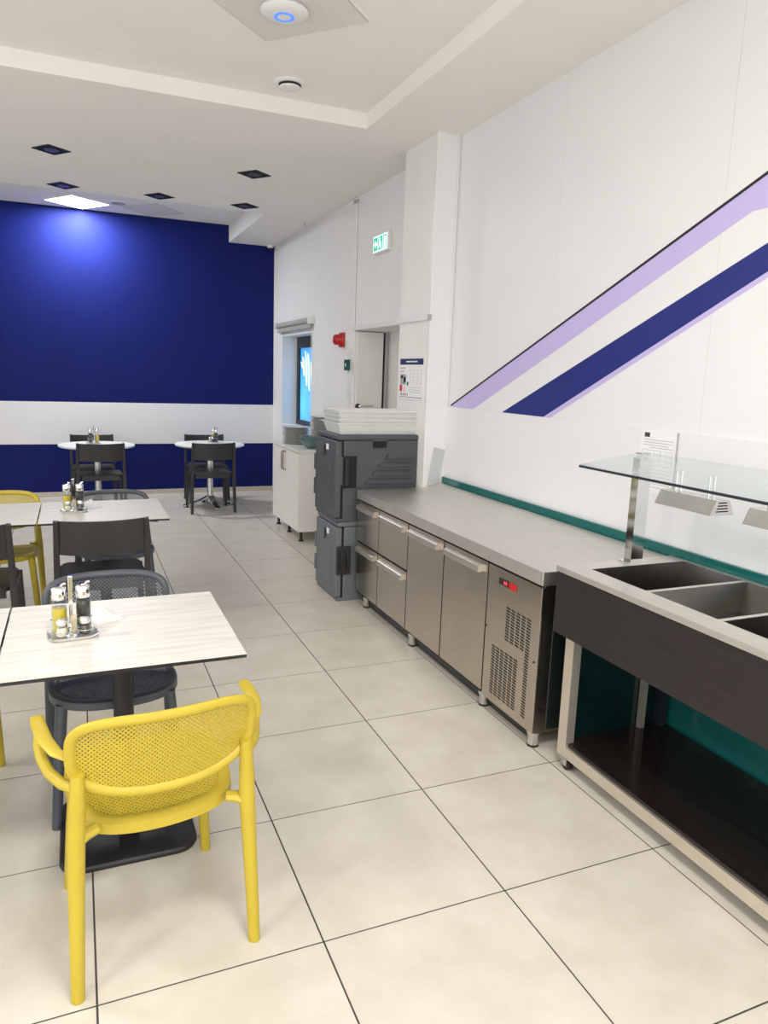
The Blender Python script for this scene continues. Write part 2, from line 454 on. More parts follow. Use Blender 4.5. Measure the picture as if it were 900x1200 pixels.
# window
w1 = struct(empty('window_1', (2.60, (WY0 + WY1) / 2, WZ0)))
hw = (WY1 - WY0) / 2; hz = WZ1 - WZ0
fr = MB(); fw = 0.075
fr.box(0, .07, -hw, -hw + fw, 0, hz); fr.box(0, .07, hw - fw, hw, 0, hz); fr.box(0, .07, -hw + fw, hw - fw, 0, fw); fr.box(0, .07, -hw + fw, hw - fw, hz - fw - .06, hz)
fr.build('window_frame', M_['darkframe'], w1)
pane = B(.03, .045, -hw + fw, hw - fw, fw, hz - fw - .06).build('window_pane', M_['film'], w1)
st = [(0.42, 0.62, 0.86, 0.055), (0.31, 0.50, 0.93, 0.06), (0.20, 0.44, 0.90, 0.06), (0.09, 0.50, 0.80, 0.055), (0.50, 0.72, 0.80, .04), (-0.02, 0.56, 0.66, 0.045)]
for y, za, zb, w in st:
    pts = []
    for k in range(12):
        a = 2 * PI * k / 12; t = math.sin(a)
        pts.append((y + w * .5 * math.cos(a) + 0.04 * t, (za + zb) / 2 + (zb - za) / 2 * (math.copysign(abs(t) ** .5, t))))
    MB().prism(pts, 'x', .0275, .0299).build('white_print_streak', M_['filmwhite'], pane)
B(-0.20, 0.0, -hw + .001, hw - .001, -.02, 0.012).build('window_sill', M_['white'], w1)

bl = tag(empty('roller_blind', (2.372, 8.43, 2.12)), 'rolled-up grey roller blind above the small window', 'blind')
b_ = MB(); b_.tube([(0, -.70, 0.03), (0, 0.70, 0.03)], 0.032, 14); b_.build('fabric_roll', M_['blind'], bl, smooth=True)
B(-.038, .036, -.715, -.70, -.01, .07).build('end_bracket', M_['white'], bl); B(-.038, .036, 0.70, 0.715, -.01, .07).build('end_bracket', M_['white'], bl)
b_ = MB(); b_.box(-.012, .012, -.69, 0.69, -.055, -.03); b_.build('bottom_bar', M_['blind'], bl, bevel=.004)
B(.0, .002, -.69, 0.69, -.03, .0).build('hanging_fabric', M_['blind'], bl)
b_ = MB(); b_.tube([(.02, -.695, 0), (.02, -.695, -1.0)], .0018, 6); b_.tube([(.02, -.66, 0), (.02, -.66, -1.0)], .0018, 6)
b_.build('cord', M_['white'], bl)

# ---- cable trunking and conduits
t1 = tag(empty('cable_trunking', (0, 0, 0)), 'white cable trunking running over the door recess and pillar', 'trunking')
B(2.385, 2.41, 5.02, 6.45, 1.985, 2.02).build('trunking_length', M_['white'], t1, bevel=.002)
B(2.203, 2.228, 4.50, 5.02, 1.965, 2.0).build('trunking_length', M_['white'], t1, bevel=.002)
B(2.201, 2.23, 4.494, 4.502, 1.963, 2.002).build('trunking_end_cap', M_['inkgrey'], t1)
t2 = tag(empty('cable_conduit', (2.40, 6.48, 0)), 'thin white vertical conduit dropping from ceiling above the door', 'conduit')
b_ = MB(); b_.tube([(0, 0, 2.02), (0, 0, H - .001)], .010, 8); b_.build('pipe', M_['white'], t2, smooth=True)
b_ = MB(); b_.tube([(.001, -.035, 2.02), (.001, -.035, H - .001)], .008, 8); b_.build('pipe', M_['white'], t2, smooth=True)
B(-.015, .01, -.05, .018, H - .05, H - .02).build('clip', M_['inkgrey'], t2)

# ------------------------------------------------------------------ STEEL REFRIGERATED COUNTER
FX = 1.765
rc = tag(empty('refrigerated_counter', (FX, 3.5, 0)), 'long stainless steel refrigerated counter with drawers, doors and louvred end panel', 'counter')
def rb(name, m, x0, x1, y0, y1, z0, z1, parent=rc, bevel=0.0):
    return B(x0 - FX, x1 - FX, y0 - 3.5, y1 - 3.5, z0, z1).build(name, m, parent, bevel=bevel)
CY0, CY1 = 2.405, 4.588
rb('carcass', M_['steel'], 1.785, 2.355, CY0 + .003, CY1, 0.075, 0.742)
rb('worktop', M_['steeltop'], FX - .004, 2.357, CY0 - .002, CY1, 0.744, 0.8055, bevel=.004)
MB().prism([(2.10 - FX, .8056), (2.19 - FX, .812), (2.28 - FX, .829), (2.357 - FX, .852), (2.357 - FX, .806)], 'y', CY0 - .06 - 3.5, CY1 - .02 - 3.5).build('coved_upstand', M_['steeltop'], rc, smooth=True, angle=30)
rb('dark_base_strip', M_['darkside'], 1.812, 1.826, CY0 + .07, CY1 - .02, .012, .078)  # near-black strip set back along the bottom of the front
rb('front_frame', M_['gap'], 1.776, 1.787, CY0 + .03, CY1 - .005, 0.08, 0.742)
cols = [CY1 - .005, 4.19, 3.741, 3.287, 2.838, CY0]
def pull(parent, ya, yb, zt, slope=True):
    """wide steel grip rail of a door or drawer"""
    m = MB()
    yc = (ya + yb) / 2
    pts = [(FX + .001, zt), (FX - .016, zt - .003), (FX - .023, zt - .009), (FX - .026, zt - .033), (FX - .021, zt - .039), (FX + .001, zt - .036)]
    m.prism([(p[0] - FX, p[1]) for p in pts], 'y', ya - 3.5, yb - 3.5)
    return m.build('handle', M_['grip'], parent)
for c_ in (0, 1):
    ya, yb = cols[c_ + 1] + .0055, cols[c_] - .0055
    for z0, z1 in ((.455, .735), (.095, .443)):
        d = rb('drawer_front', M_['steel'], FX, FX + .016, ya, yb, z0, z1, bevel=.0015)
        pull(d, ya + .040, yb - .035, z1 - .022)
for c_ in (2, 3):
    ya, yb = cols[c_ + 1] + .0055, cols[c_] - .0055
    d = rb('door', M_['steel'], FX, FX + .016, ya, yb, .095, .735, bevel=.0015)
    pull(d, ya + .050, yb - .03, .735 - .022)
ep = rb('compressor_panel', M_['steel'], FX, FX + .02, CY0 + .001, cols[4] - .004, .078, .735, bevel=.003)
# louvred slots
m = MB()
def slots(y_hi, n, z_hi, z_lo, wcol=.026, pitch=.033):
    for k in range(n):
        yc = y_hi - k * pitch - wcol / 2
        z = z_hi
        while z - .0065 > z_lo:
            m.add([(-.0010, yc - wcol / 2 - 3.5, z - .0065), (-.0010, yc + wcol / 2 - 3.5, z - .0065 + .003), (-.0010, yc + wcol / 2 - 3.5, z + .003), (-.0010, yc - wcol / 2 - 3.5, z),
                   (.004, yc - wcol / 2 - 3.5, z - .0065), (.004, yc + wcol / 2 - 3.5, z - .0065 + .003), (.004, yc + wcol / 2 - 3.5, z + .003), (.004, yc - wcol / 2 - 3.5, z)],
                  [(0, 1, 2, 3), (4, 7, 6, 5), (0, 4, 5, 1), (1, 5, 6, 2), (2, 6, 7, 3), (3, 7, 4, 0)])
            z -= .0135
slots(2.663, 4, .572, .412, .028, .041)
slots(2.663 - 4 * .041, 1, .572, .118, .028, .041)
slots(2.765, 6, .356, .118, .027, .037)
m.build('vent_slots', M_['gap'], ep)['kind'] = 'stuff'
cp = rb('control_display', M_['black'], FX - .004, FX + .002, 2.655, 2.735, .664, .692, ep)
rb('display_digits', M_['ledred'], FX - .0046, FX - .004, 2.668, 2.693, .672, .685, ep)
sw = rb('rocker_switch', M_['red'], FX - .008, FX + .002, 2.600, 2.648, .662, .692, ep, bevel=.002)
for yy, zz in ((2.828, .43), (2.43, .40)):
    s_ = MB().lathe([(.005, 0), (.005, .003)], seg=10).build('screw', M_['black'], ep)
    s_.matrix_local = Matrix.Translation((0, yy - 3.5, zz)) @ Matrix.Rotation(-PI / 2, 4, 'Y')
for yy in (2.45, 2.87, 3.7, 4.45):
    for xx in (1.805, 2.30):
        MB().lathe([(.022, 0), (.026, .008), (.026, .055), (.030, .06), (.030, .076)], xx - FX, yy - 3.5, 18).build('foot', M_['alu'], rc, smooth=True)
        MB().lathe([(.0265, 0), (.0275, .004), (.0265, .010)], xx - FX, yy - 3.5, 18).build('foot_pad', M_['black'], rc, smooth=True)
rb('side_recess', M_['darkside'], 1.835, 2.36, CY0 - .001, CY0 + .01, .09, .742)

# tinted glass screen that stands behind the counters
gs = tag(empty('glass_screen', (2.375, 2.7, 0)), 'low green tinted glass screen standing between counter and wall', 'glass screen')
B(-.007, .007, -1.90, 1.80, 0, .890).build('glass_sheet', M_['teal'], gs, bevel=.0015)
B(-.0085, .0085, -1.90, 1.802, .8905, .8945).build('polished_edge', M_['glassedge'], gs, bevel=.001)

# ------------------------------------------------------------------ BAIN-MARIE
BX, BY0, BY1, BZ = 1.765, 0.90, 2.318, 0.86
bmz = tag(empty('bain_marie', (BX, 1.6, 0)), 'dark brown bain-marie trolley with steel wells, glass sneeze shelf and casters', 'bain-marie')
def bb(name, m, x0, x1, y0, y1, z0, z1, parent=bmz, bevel=0.0):
    return B(x0 - BX, x1 - BX, y0 - 1.6, y1 - 1.6, z0, z1).build(name, m, parent, bevel=bevel)
wx0, wx1 = 1.857, 2.335
wells = []
y = 2.224
while y - .30 > BY0 + .02:
    wells.append((y - .30, y)); y -= .3195
wt = MB()
def wbx(x0, x1, y0, y1): wt.box(x0 - BX, x1 - BX, y0 - 1.6, y1 - 1.6, BZ - .022, BZ)
wbx(BX - .006, wx0, BY0, BY1); wbx(wx1, 2.362, BY0, BY1)
edges = [BY1] + [v for w in wells for v in (w[1], w[0])] + [BY0]
for a, b in zip(edges[0::2], edges[1::2]): wbx(wx0, wx1, b, a)
wt.build('worktop', M_['steeltop'], bmz)
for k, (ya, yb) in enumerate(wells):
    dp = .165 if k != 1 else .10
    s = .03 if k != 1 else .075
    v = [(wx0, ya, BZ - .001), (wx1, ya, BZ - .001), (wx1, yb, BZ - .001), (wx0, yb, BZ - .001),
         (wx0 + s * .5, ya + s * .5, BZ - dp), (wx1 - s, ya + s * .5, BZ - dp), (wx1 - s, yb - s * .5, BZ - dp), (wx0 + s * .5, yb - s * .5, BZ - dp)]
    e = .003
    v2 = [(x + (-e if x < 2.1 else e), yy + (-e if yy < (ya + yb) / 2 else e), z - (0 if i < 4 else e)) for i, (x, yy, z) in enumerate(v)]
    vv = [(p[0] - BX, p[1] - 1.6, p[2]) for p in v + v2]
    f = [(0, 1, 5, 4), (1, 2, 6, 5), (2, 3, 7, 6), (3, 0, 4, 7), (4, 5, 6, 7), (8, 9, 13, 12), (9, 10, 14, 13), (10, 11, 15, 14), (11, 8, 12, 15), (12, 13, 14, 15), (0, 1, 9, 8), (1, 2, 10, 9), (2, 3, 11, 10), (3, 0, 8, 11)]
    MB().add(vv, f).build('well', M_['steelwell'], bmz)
bb('front_panel', M_['wenge'], BX, BX + .018, BY0, BY1 - .002, .583, .838)
bb('front_panel', M_['wenge'], BX + .018, 2.35, BY1 - .018, BY1 - .002, .583, .838)
bb('well_housing', M_['darkframe'], BX + .03, 2.34, BY0 + .01, BY1 - .03, .585, .690)
RXf = 1.808
for y0, y1 in ((2.23, 2.283), (BY0 + .01, BY0 + .06)):
    bb('post', M_['frame'], RXf, RXf + .04, y0, y1, .055, .585)
    bb('post', M_['darkframe'], 2.30, 2.34, y0, y1, .055, .585)
bb('front_rail', M_['frame'], RXf, RXf + .04, BY0 + .06, 2.23, .055, .102)
bb('back_rail', M_['frame'], 2.30, 2.34, BY0 + .06, 2.23, .055, .102)
bb('shelf', M_['wengegloss'], RXf + .012, 2.345, BY0 + .012, 2.281, .1025, .116)
bb('side_panel', M_['tealdark'], RXf + .042, 2.295, 2.262, 2.274, .117, .583)
bb('rear_post', M_['frame'], 2.20, 2.225, 2.235, 2.258, .117, .583)
for xx in (1.828, 2.30):
    for yy in (2.240, BY0 + .06):
        ca = empty('caster', (xx - BX, yy - 1.6, 0)); ca.parent = bmz
        w_ = MB(); w_.tube([(-.012, -.008, .024), (.012, -.008, .024)], .024, 18, up=(0, 1, 0)); w_.build('wheel', M_['black'], ca, smooth=True)
        f_ = MB(); f_.box(-.017, -.014, -.020, .014, .018, .0495); f_.box(.014, .017, -.020, .014, .018, .0495); f_.box(-.024, .024, -.026, .024, .0495, .0545)
        f_.build('fork', M_['alu'], ca)
# sneeze guard: posts, glass shelf and heat lamps
for yy in (2.285, 1.05):
    po = bb('shelf_post', M_['chrome'], 2.088, 2.150, yy - .02, yy + .02, BZ + .004, 1.293)
    bb('post_plate', M_['chrome'], 2.065, 2.172, yy - .03, yy + .03, BZ, BZ + .004, po)
    bb('post_cap', M_['alu'], 2.095, 2.143, yy - .016, yy + .016, 1.308, 1.313, po)
gm = MB(); n = 12; xs = []
top = []; bot = []
def gz(t): return 1.263 + .034 * math.sin(t * PI / 2)
for k in range(n + 1):
    t = k / n; x = 1.785 + t * .42
    ye2 = 2.262 + .085 * t
    for yv in (ye2, BY0 - .02):
        gm.v.append((x - BX, yv - 1.6, gz(t) + .010)); gm.v.append((x - BX, yv - 1.6, gz(t)))
for k in range(n):
    a = 4 * k; b = a + 4
    gm.f += [(a, b, b + 2, a + 2), (a + 1, a + 3, b + 3, b + 1), (a, a + 1, b + 1, b), (a + 2, b + 2, b + 3, a + 3)]
gm.f += [(0, 2, 3, 1), (4 * n, 4 * n + 1, 4 * n + 3, 4 * n + 2)]
gsf = gm.build('glass_shelf', M_['shelfglass'], bmz, smooth=True, angle=30)
B(1.7845 - BX, 1.787 - BX, BY0 - .02 - 1.6, 2.262 - 1.6, 1.2635, 1.2725).build('glass_front_edge', M_['darkframe'], gsf)
for ya, yb in ((1.795, 2.045), (1.40, 1.655), (1.02, 1.27)):
    hl = empty('heat_lamp', (2.03 - BX, (ya + yb) / 2 - 1.6, 0)); hl.parent = bmz
    L = (yb - ya) / 2
    pr = [(-.055, 1.155), (-.030, 1.205), (.030, 1.205), (.055, 1.155), (.051, 1.153), (.027, 1.200), (-.027, 1.200), (-.051, 1.153)]
    MB().prism(pr, 'y', -L, L).build('reflector', M_['alu'], hl)
    for sg in (-1, 1):
        e = MB().prism([(-.056, 1.153), (-.030, 1.206), (.030, 1.206), (.056, 1.153)], 'y', sg * L, sg * (L + .004)).build('end_plate', M_['alu'], hl)
        for q in range(4):
            z = 1.164 + q * .010; w = .028 - (q * .003)
            B(-w, w, sg * (L + .002), sg * (L + .0048), z, z + .004).build('vent_slot', M_['gap'], e)
    tb = MB(); tb.tube([(0, -L + .01, 1.178), (0, L - .01, 1.178)], .008, 10); tb.build('heating_tube', M_['lampglow'], hl, smooth=True)
    for yy in (-L + .05, L - .05):
        t_ = MB(); t_.tube([(-.012, yy, 1.205), (-.012, yy, 1.2795)], .004, 6); t_.tube([(.012, yy, 1.205), (.012, yy, 1.282)], .004, 6)
        t_.build('hanger', M_['alu'], hl)

# ------------------------------------------------------------------ INSULATED GREY FOOD BOXES
def food_box(loc, zh, m, latched, label, rz=0):
    """front-loading insulated box; door on its -X side. local: x 0..0.64, y 0..0.47"""
    t = tag(empty('food_carrier', loc, rz), label, 'food box')
    W, D = .64, .465
    bd = MB()
    bd.box(.055, W, 0.004, D - .004, .012, zh - .035)
    body = bd.build('body', m, t, bevel=.012, seg=3)
    MB().box(.010, W + .002, -.003, D + .003, zh - .036, zh).build('lid_rim', m, t, bevel=.012, seg=3)
    MB().box(.012, W, .004, D - .004, 0, .026).build('base_rim', m, t, bevel=.006)
    B(.046, .056, .006, D - .006, .027, zh - .038).build('door_gasket', M_['gap'], t)
    dr = B(0, .046, .004, D - .004, .028, zh - .040).build('door', m, t, bevel=.010, seg=3)
    B(-.006, .004, .11, D - .11, .09, zh - .15).build('door_inset', m, dr, bevel=.006)
    B(-.0022, -.0002, .16, .21, zh - .115, zh - .075).build('sticker', M_['paper'], dr)
    B(-.010, .004, .225, .245, zh - .165, zh - .085).build('vent_plug', M_['black'], dr, bevel=.003)
    for zz in (.32 * zh, .62 * zh):
        B(-.008, .05, D - .012, D + .006, zz - .06, zz + .06).build('hinge', m, t, bevel=.004)
    if latched:
        la = B(.0, .105, -.022, .001, .20, .40).build('latch', M_['black'], t, bevel=.006)
        fm = MB(); fm.tube([(.03, -.024, .23), (.03, -.032, .25), (.03, -.032, .35), (.03, -.024, .37)], .006, 8)
        fm.tube([(.075, -.024, .23), (.075, -.032, .25), (.075, -.032, .35), (.075, -.024, .37)], .006, 8)
        fm.build('latch_bail', M_['blackmetal'], la, smooth=True)
    else:
        lr = MB(); lr.box(.06, .155, -.001, .006, .235, .465); lr.build('latch_recess', M_['gap'], t)
        b2 = MB(); b2.box(.066, .094, -.012, .0, .255, .445); b2.build('latch', M_['black'], t, bevel=.004)
        f2 = MB(); f2.box(.056, .160, -.004, .003, .462, .470); f2.box(.056, .160, -.004, .003, .230, .238); f2.box(.152, .160, -.004, .003, .238, .462)
        f2.build('recess_frame', m, t)
        B(-.006, .05, -.004, .01, .26, .46).build('latch_keeper', m, dr, bevel=.003)
    # ribs on the side facing the room
    nrib = 6
    for q in range(nrib):
        z1 = zh - .125 - q * .058
        if z1 < .06: break
        xl = .36 - min(q, 3) * .050
        pts = [(xl, z1 - .038), (xl + .036, z1), (.585, z1), (.585, z1 - .038)]
        v = [(p[0], .0045, p[1]) for p in pts] + [(pts[0][0] + .004, -.025, pts[0][1] + .004), (pts[1][0], .003, z1 - .002), (.583, .003, z1 - .002), (.583, -.025, z1 - .034)]
        MB().add(v, [(3, 2, 1, 0), (4, 5, 6, 7), (0, 1, 5, 4), (1, 2, 6, 5), (2, 3, 7, 6), (3, 0, 4, 7)]).build('side_rib', m, t)
    hm = MB(); hm.box(.27, .37, -.0045, .003, zh - .088, zh - .040)
    hs = hm.build('handle_recess', M_['gap'], t)
    B(.262, .378, -.010, .002, zh - .042, zh - .030).build('handle_lip', m, t, bevel=.003)
    return t
food_box((1.630, 4.622, 0), .572, M_['box2'], True, 'lighter grey insulated food box standing on the floor, with closed black latch')
food_box((1.614, 4.620, .572), .605, M_['box'], False, 'darker grey insulated food box stacked on top of the other one')

# white trays stacked on the upper box
TG = 'white trays on the insulated box'
names = ['lowest white plastic tray in the stack on the grey box', 'second lowest white plastic tray in the stack on the grey box', 'second highest white plastic tray in the stack on the grey box', 'topmost white plastic tray in the stack on the grey box']
def tray(loc, label, rz):
    w, d, h = .60, .36, .078
    t = tag(empty('serving_tray', loc, rz), label, 'tray', TG)
    s = .025
    o = [(-w / 2 + s, -d / 2 + s, 0), (w / 2 - s, -d / 2 + s, 0), (w / 2 - s, d / 2 - s, 0), (-w / 2 + s, d / 2 - s, 0), (-w / 2, -d / 2, h), (w / 2, -d / 2, h), (w / 2, d / 2, h), (-w / 2, d / 2, h)]
    i = [(x * .985, y * .975, z + (.003 if z == 0 else 0)) for x, y, z in o]
    f = [(0, 3, 2, 1), (0, 1, 5, 4), (1, 2, 6, 5), (2, 3, 7, 6), (3, 0, 4, 7), (8, 9, 10, 11), (8, 12, 13, 9), (9, 13, 14, 10), (10, 14, 15, 11), (11, 15, 12, 8), (4, 5, 13, 12), (5, 6, 14, 13), (6, 7, 15, 14), (7, 4, 12, 15)]
    MB().add(o + i, f).build('basin', M_['trayplastic'], t)
    r = MB()
    r.box(-w / 2 - .012, w / 2 + .012, -d / 2 - .012, -d / 2 + .004, h - .006, h); r.box(-w / 2 - .012, w / 2 + .012, d / 2 - .004, d / 2 + .012, h - .006, h)
    r.box(-w / 2 - .012, -w / 2 + .004, -d / 2 + .004, d / 2 - .004, h - .006, h); r.box(w / 2 - .004, w / 2 + .012, -d / 2 + .004, d / 2 - .004, h - .006, h)
    r.build('rim', M_['trayplastic'], t)
    return t
zt = 1.1775
for k in range(4):
    tray((1.948 + random.uniform(-.006, .006), 4.845, zt), names[k], random.uniform(-.012, .012)); zt += .0285 if k < 3 else 0

# ------------------------------------------------------------------ WHITE CABINET WITH CROCKERY
wc = tag(empty('base_cabinet', (1.878, 6.42, 0)), 'white two-door base cabinet on short black feet under the window wall', 'cabinet')
CD, CW = .525, .95
B(.018, CD, 0, CW, .10, .846).build('body', M_['cab'], wc)
B(-.006, CD, -.008, CW + .008, .846, .876).build('cabinet_top', M_['cabtop'], wc, bevel=.003)
for q, (ya, yb) in enumerate(((.002, .473), (.477, .948))):
    d = B(0, .018, ya, yb, .102, .842).build('door', M_['cab'], wc, bevel=.0015)
    hy = .445 if q == 0 else .505
    h_ = MB(); h_.tube([(0, hy, .64), (-.028, hy, .645), (-.03, hy, .66), (-.03, hy, .80), (-.028, hy, .815), (0, hy, .82)], .006, 8)
    h_.build('handle', M_['bronze'], d, smooth=True)
for xx in (.05, CD - .05):
    for yy in (.06, CW / 2, CW - .06):
        MB().lathe([(.024, 0), (.024, .012), (.014, .018), (.014, .088), (.026, .094), (.026, .101)], xx, yy, 12).build('foot', M_['black'], wc, smooth=True)

plate_me = None
def plate(loc, r, label, group):
    global plate_me
    if plate_me is None:
        o = MB().lathe([(.55, 0), (.60, .004), (.72, .012), (.98, .105), (1.0, .118), (.97, .124), (.72, .045), (.60, .03), (.3, .028)], seg=28)
        ob = o.build('dinner_plate', M_['china'], smooth=True, angle=60); plate_me = ob.data
    else:
        ob = bpy.data.objects.new('dinner_plate', plate_me); COL.objects.link(ob)
    ob.location = loc; ob.scale = (r, r, r); ob.rotation_euler.z = random.uniform(0, 6)
    tag(ob, label, 'plate', group); return ob
ORD = ['topmost', 'second', 'third', 'fourth', 'fifth', 'sixth', 'seventh', 'eighth', 'ninth', 'tenth', 'eleventh', 'twelfth', 'thirteenth', 'fourteenth', 'fifteenth', 'sixteenth', 'seventeenth', 'eighteenth', 'nineteenth']
for k in range(11):
    plate((2.04 + random.uniform(-.004, .004), 7.08 + random.uniform(-.004, .004), .877 + k * .0152), .142, ORD[10 - k] + ' white plate from the top of the lower stack near the window', 'lower stack of plates')
for k in range(19):
    plate((2.245 + random.uniform(-.004, .004), 6.80 + random.uniform(-.004, .004), .877 + k * .0152), .148, ORD[18 - k] + ' white plate from the top of the taller stack beside the trays', 'taller stack of plates')
for k in range(3):
    o = MB().lathe([(.05, 0), (.055, .004), (.095, .040), (.118, .075), (.119, .079), (.113, .079), (.090, .042), (.05, .010), (.01, .008)], seg=28).build('bowl', M_['bowl'], smooth=True, angle=60)
    o.location = (2.06, 6.60, .877 + k * .016)
    tag(o, 'teal bowl in the small stack at the front of the white cabinet, ' + ['lowest', 'middle', 'topmost'][k], 'bowl', 'teal bowls')

# ------------------------------------------------------------------ TABLES
def rrect(w, d, r, n=6):
    pts = []
    for cx, cy, a0 in ((w - r, d - r, 0), (-w + r, d - r, PI / 2), (-w + r, -d + r, PI), (w - r, -d + r, 1.5 * PI)):
        for k in range(n + 1):
            a = a0 + PI / 2 * k / n; pts.append((cx + r * math.cos(a), cy + r * math.sin(a)))
    return pts
def loft(rings):
    n = len(rings[0]); vs = [p for r in rings for p in r]; fs = []
    for i in range(len(rings) - 1):
        for k in range(n):
            k2 = (k + 1) % n; fs.append((i * n + k, i * n + k2, (i + 1) * n + k2, (i + 1) * n + k))
    fs.append(tuple(range(n - 1, -1, -1))); fs.append(tuple((len(rings) - 1) * n + k for k in range(n)))
    return MB().add(vs, fs)
TZ = .725
def make_table():
    t = empty('square_table')
    B(-.349, .349, -.339, .339, TZ - .0015, TZ).build('table_top', M_['laminate'], t)
    B(-.349, .349, -.339, .339, TZ - .012, TZ - .0016).build('table_edge', M_['black'], t)
    MB().lathe([(.033, .03), (.033, TZ - .03)], seg=20).build('column', M_['blackmetal'], t, smooth=True)
    B(-.16, .16, -.16, .16, TZ - .03, TZ - .0125).build('top_bracket', M_['blackmetal'], t)
    rings = []
    for w, z in ((.215, 0), (.217, .006), (.216, .016), (.210, .022), (.12, .026), (.04, .032)):
        rings.append([(x, y, z) for x, y in rrect(w, w, min(.07, w * .5))])
    loft(rings).build('base', M_['blackmetal'], t, smooth=True, angle=50)
    return t
tb0 = make_table()
TGRP = 'square dining tables'
spots = [(.108, 2.443, 'pale wood-effect square table behind the yellow chair in the foreground'),
         (-.597, 2.443, 'pale wood-effect square table cut off by the photo edge, nearest the camera'),
         (.125, 4.612, 'pale wood-effect square table in the second row, nearer the aisle'),
         (-.581, 4.612, 'pale wood-effect square table in the second row, cut off by the photo edge')]
for k, (x, y, lab) in enumerate(spots):
    t = tb0 if k == 0 else copy_tree(tb0)
    place(t, (x, y, 0)); tag(t, lab, 'table', TGRP)

def make_round():
    t = empty('round_table'); z = .735
    MB().lathe([(.385, z - .022), (.393, z - .018), (.395, z - .004), (.390, z), (.2, z)], seg=48).build('table_top', M_['white'], t, smooth=True, angle=50)
    MB().lathe([(.040, .06), (.036, .12), (.036, z - .03)], seg=20).build('column', M_['alu'], t, smooth=True)
    B(-.15, .15, -.02, .02, z - .035, z - .0225).build('top_bracket', M_['alu'], t)
    for k in range(4):
        a = -PI / 2 + .12 + k * PI / 2
        c_, s_ = math.cos(a), math.sin(a)
        f = MB(); prev = []
        for r, zz, w in ((.02, .13, .035), (.12, .075, .034), (.30, .030, .030), (.315, .026, .028)):
            for sg in (-1, 1):
                f.v.append((c_ * r - s_ * w * sg, s_ * r + c_ * w * sg, zz)); f.v.append((c_ * r - s_ * w * sg, s_ * r + c_ * w * sg, zz - .018))
        for i in range(3):
            p = 4 * i; q = p + 4
            f.f += [(p, q, q + 2, p + 2), (p + 1, p + 3, q + 3, q + 1), (p, p + 1, q + 1, q), (p + 2, q + 2, q + 3, p + 3)]
        f.f += [(0, 2, 3, 1), (12, 13, 15, 14)]
        leg = f.build('foot_arm', M_['alu'], t)
        MB().lathe([(.018, 0), (.022, .003), (.022, .010)], c_ * .295, s_ * .295, 12).build('foot_pad', M_['black'], leg, smooth=True)
    return t
rt = make_round()
for k, (x, y, lab) in enumerate(((.185, 8.48, 'round white table at the navy wall, behind the square tables'), (1.41, 8.50, 'round white table at the navy wall, nearer the white cabinet'))):
    t = rt if k == 0 else copy_tree(rt)
    place(t, (x, y, 0)); tag(t, lab, 'table', 'round tables at the back')

# ------------------------------------------------------------------ CHAIRS
def perf(inside, fmap, p, hole, s0, s1, t0, t1):
    """lattice of small diamonds, each with a hole; inside(s,t) keeps a cell; fmap(s,t) -> 3D"""
    mb = MB(); key = {}
    def vid(s, t):
        k = (round(s * 2e5), round(t * 2e5))
        if k not in key:
            key[k] = len(mb.v); mb.v.append(fmap(s, t))
        return key[k]
    ns = int((s1 - s0) / p * 2) + 1; nt = int((t1 - t0) / p * 2) + 1; h = p / 2
    for i in range(ns + 1):
        for j in range(nt + 1):
            if (i + j) % 2: continue
            cs = s0 + i * h; ct = t0 + j * h
            if not inside(cs, ct): continue
            o = [(cs + h, ct), (cs, ct + h), (cs - h, ct), (cs, ct - h)]
            q = [(cs + h * hole, ct), (cs, ct + h * hole), (cs - h * hole, ct), (cs, ct - h * hole)]
            O = [vid(*a) for a in o]; Q = [vid(*a) for a in q]
            for k in range(4):
                k2 = (k + 1) % 4; mb.f.append((O[k], O[k2], Q[k2], Q[k]))
    return mb
def solid(o, t):
    md = o.modifiers.new('thickness', 'SOLIDIFY'); md.thickness = t; md.offset = 0

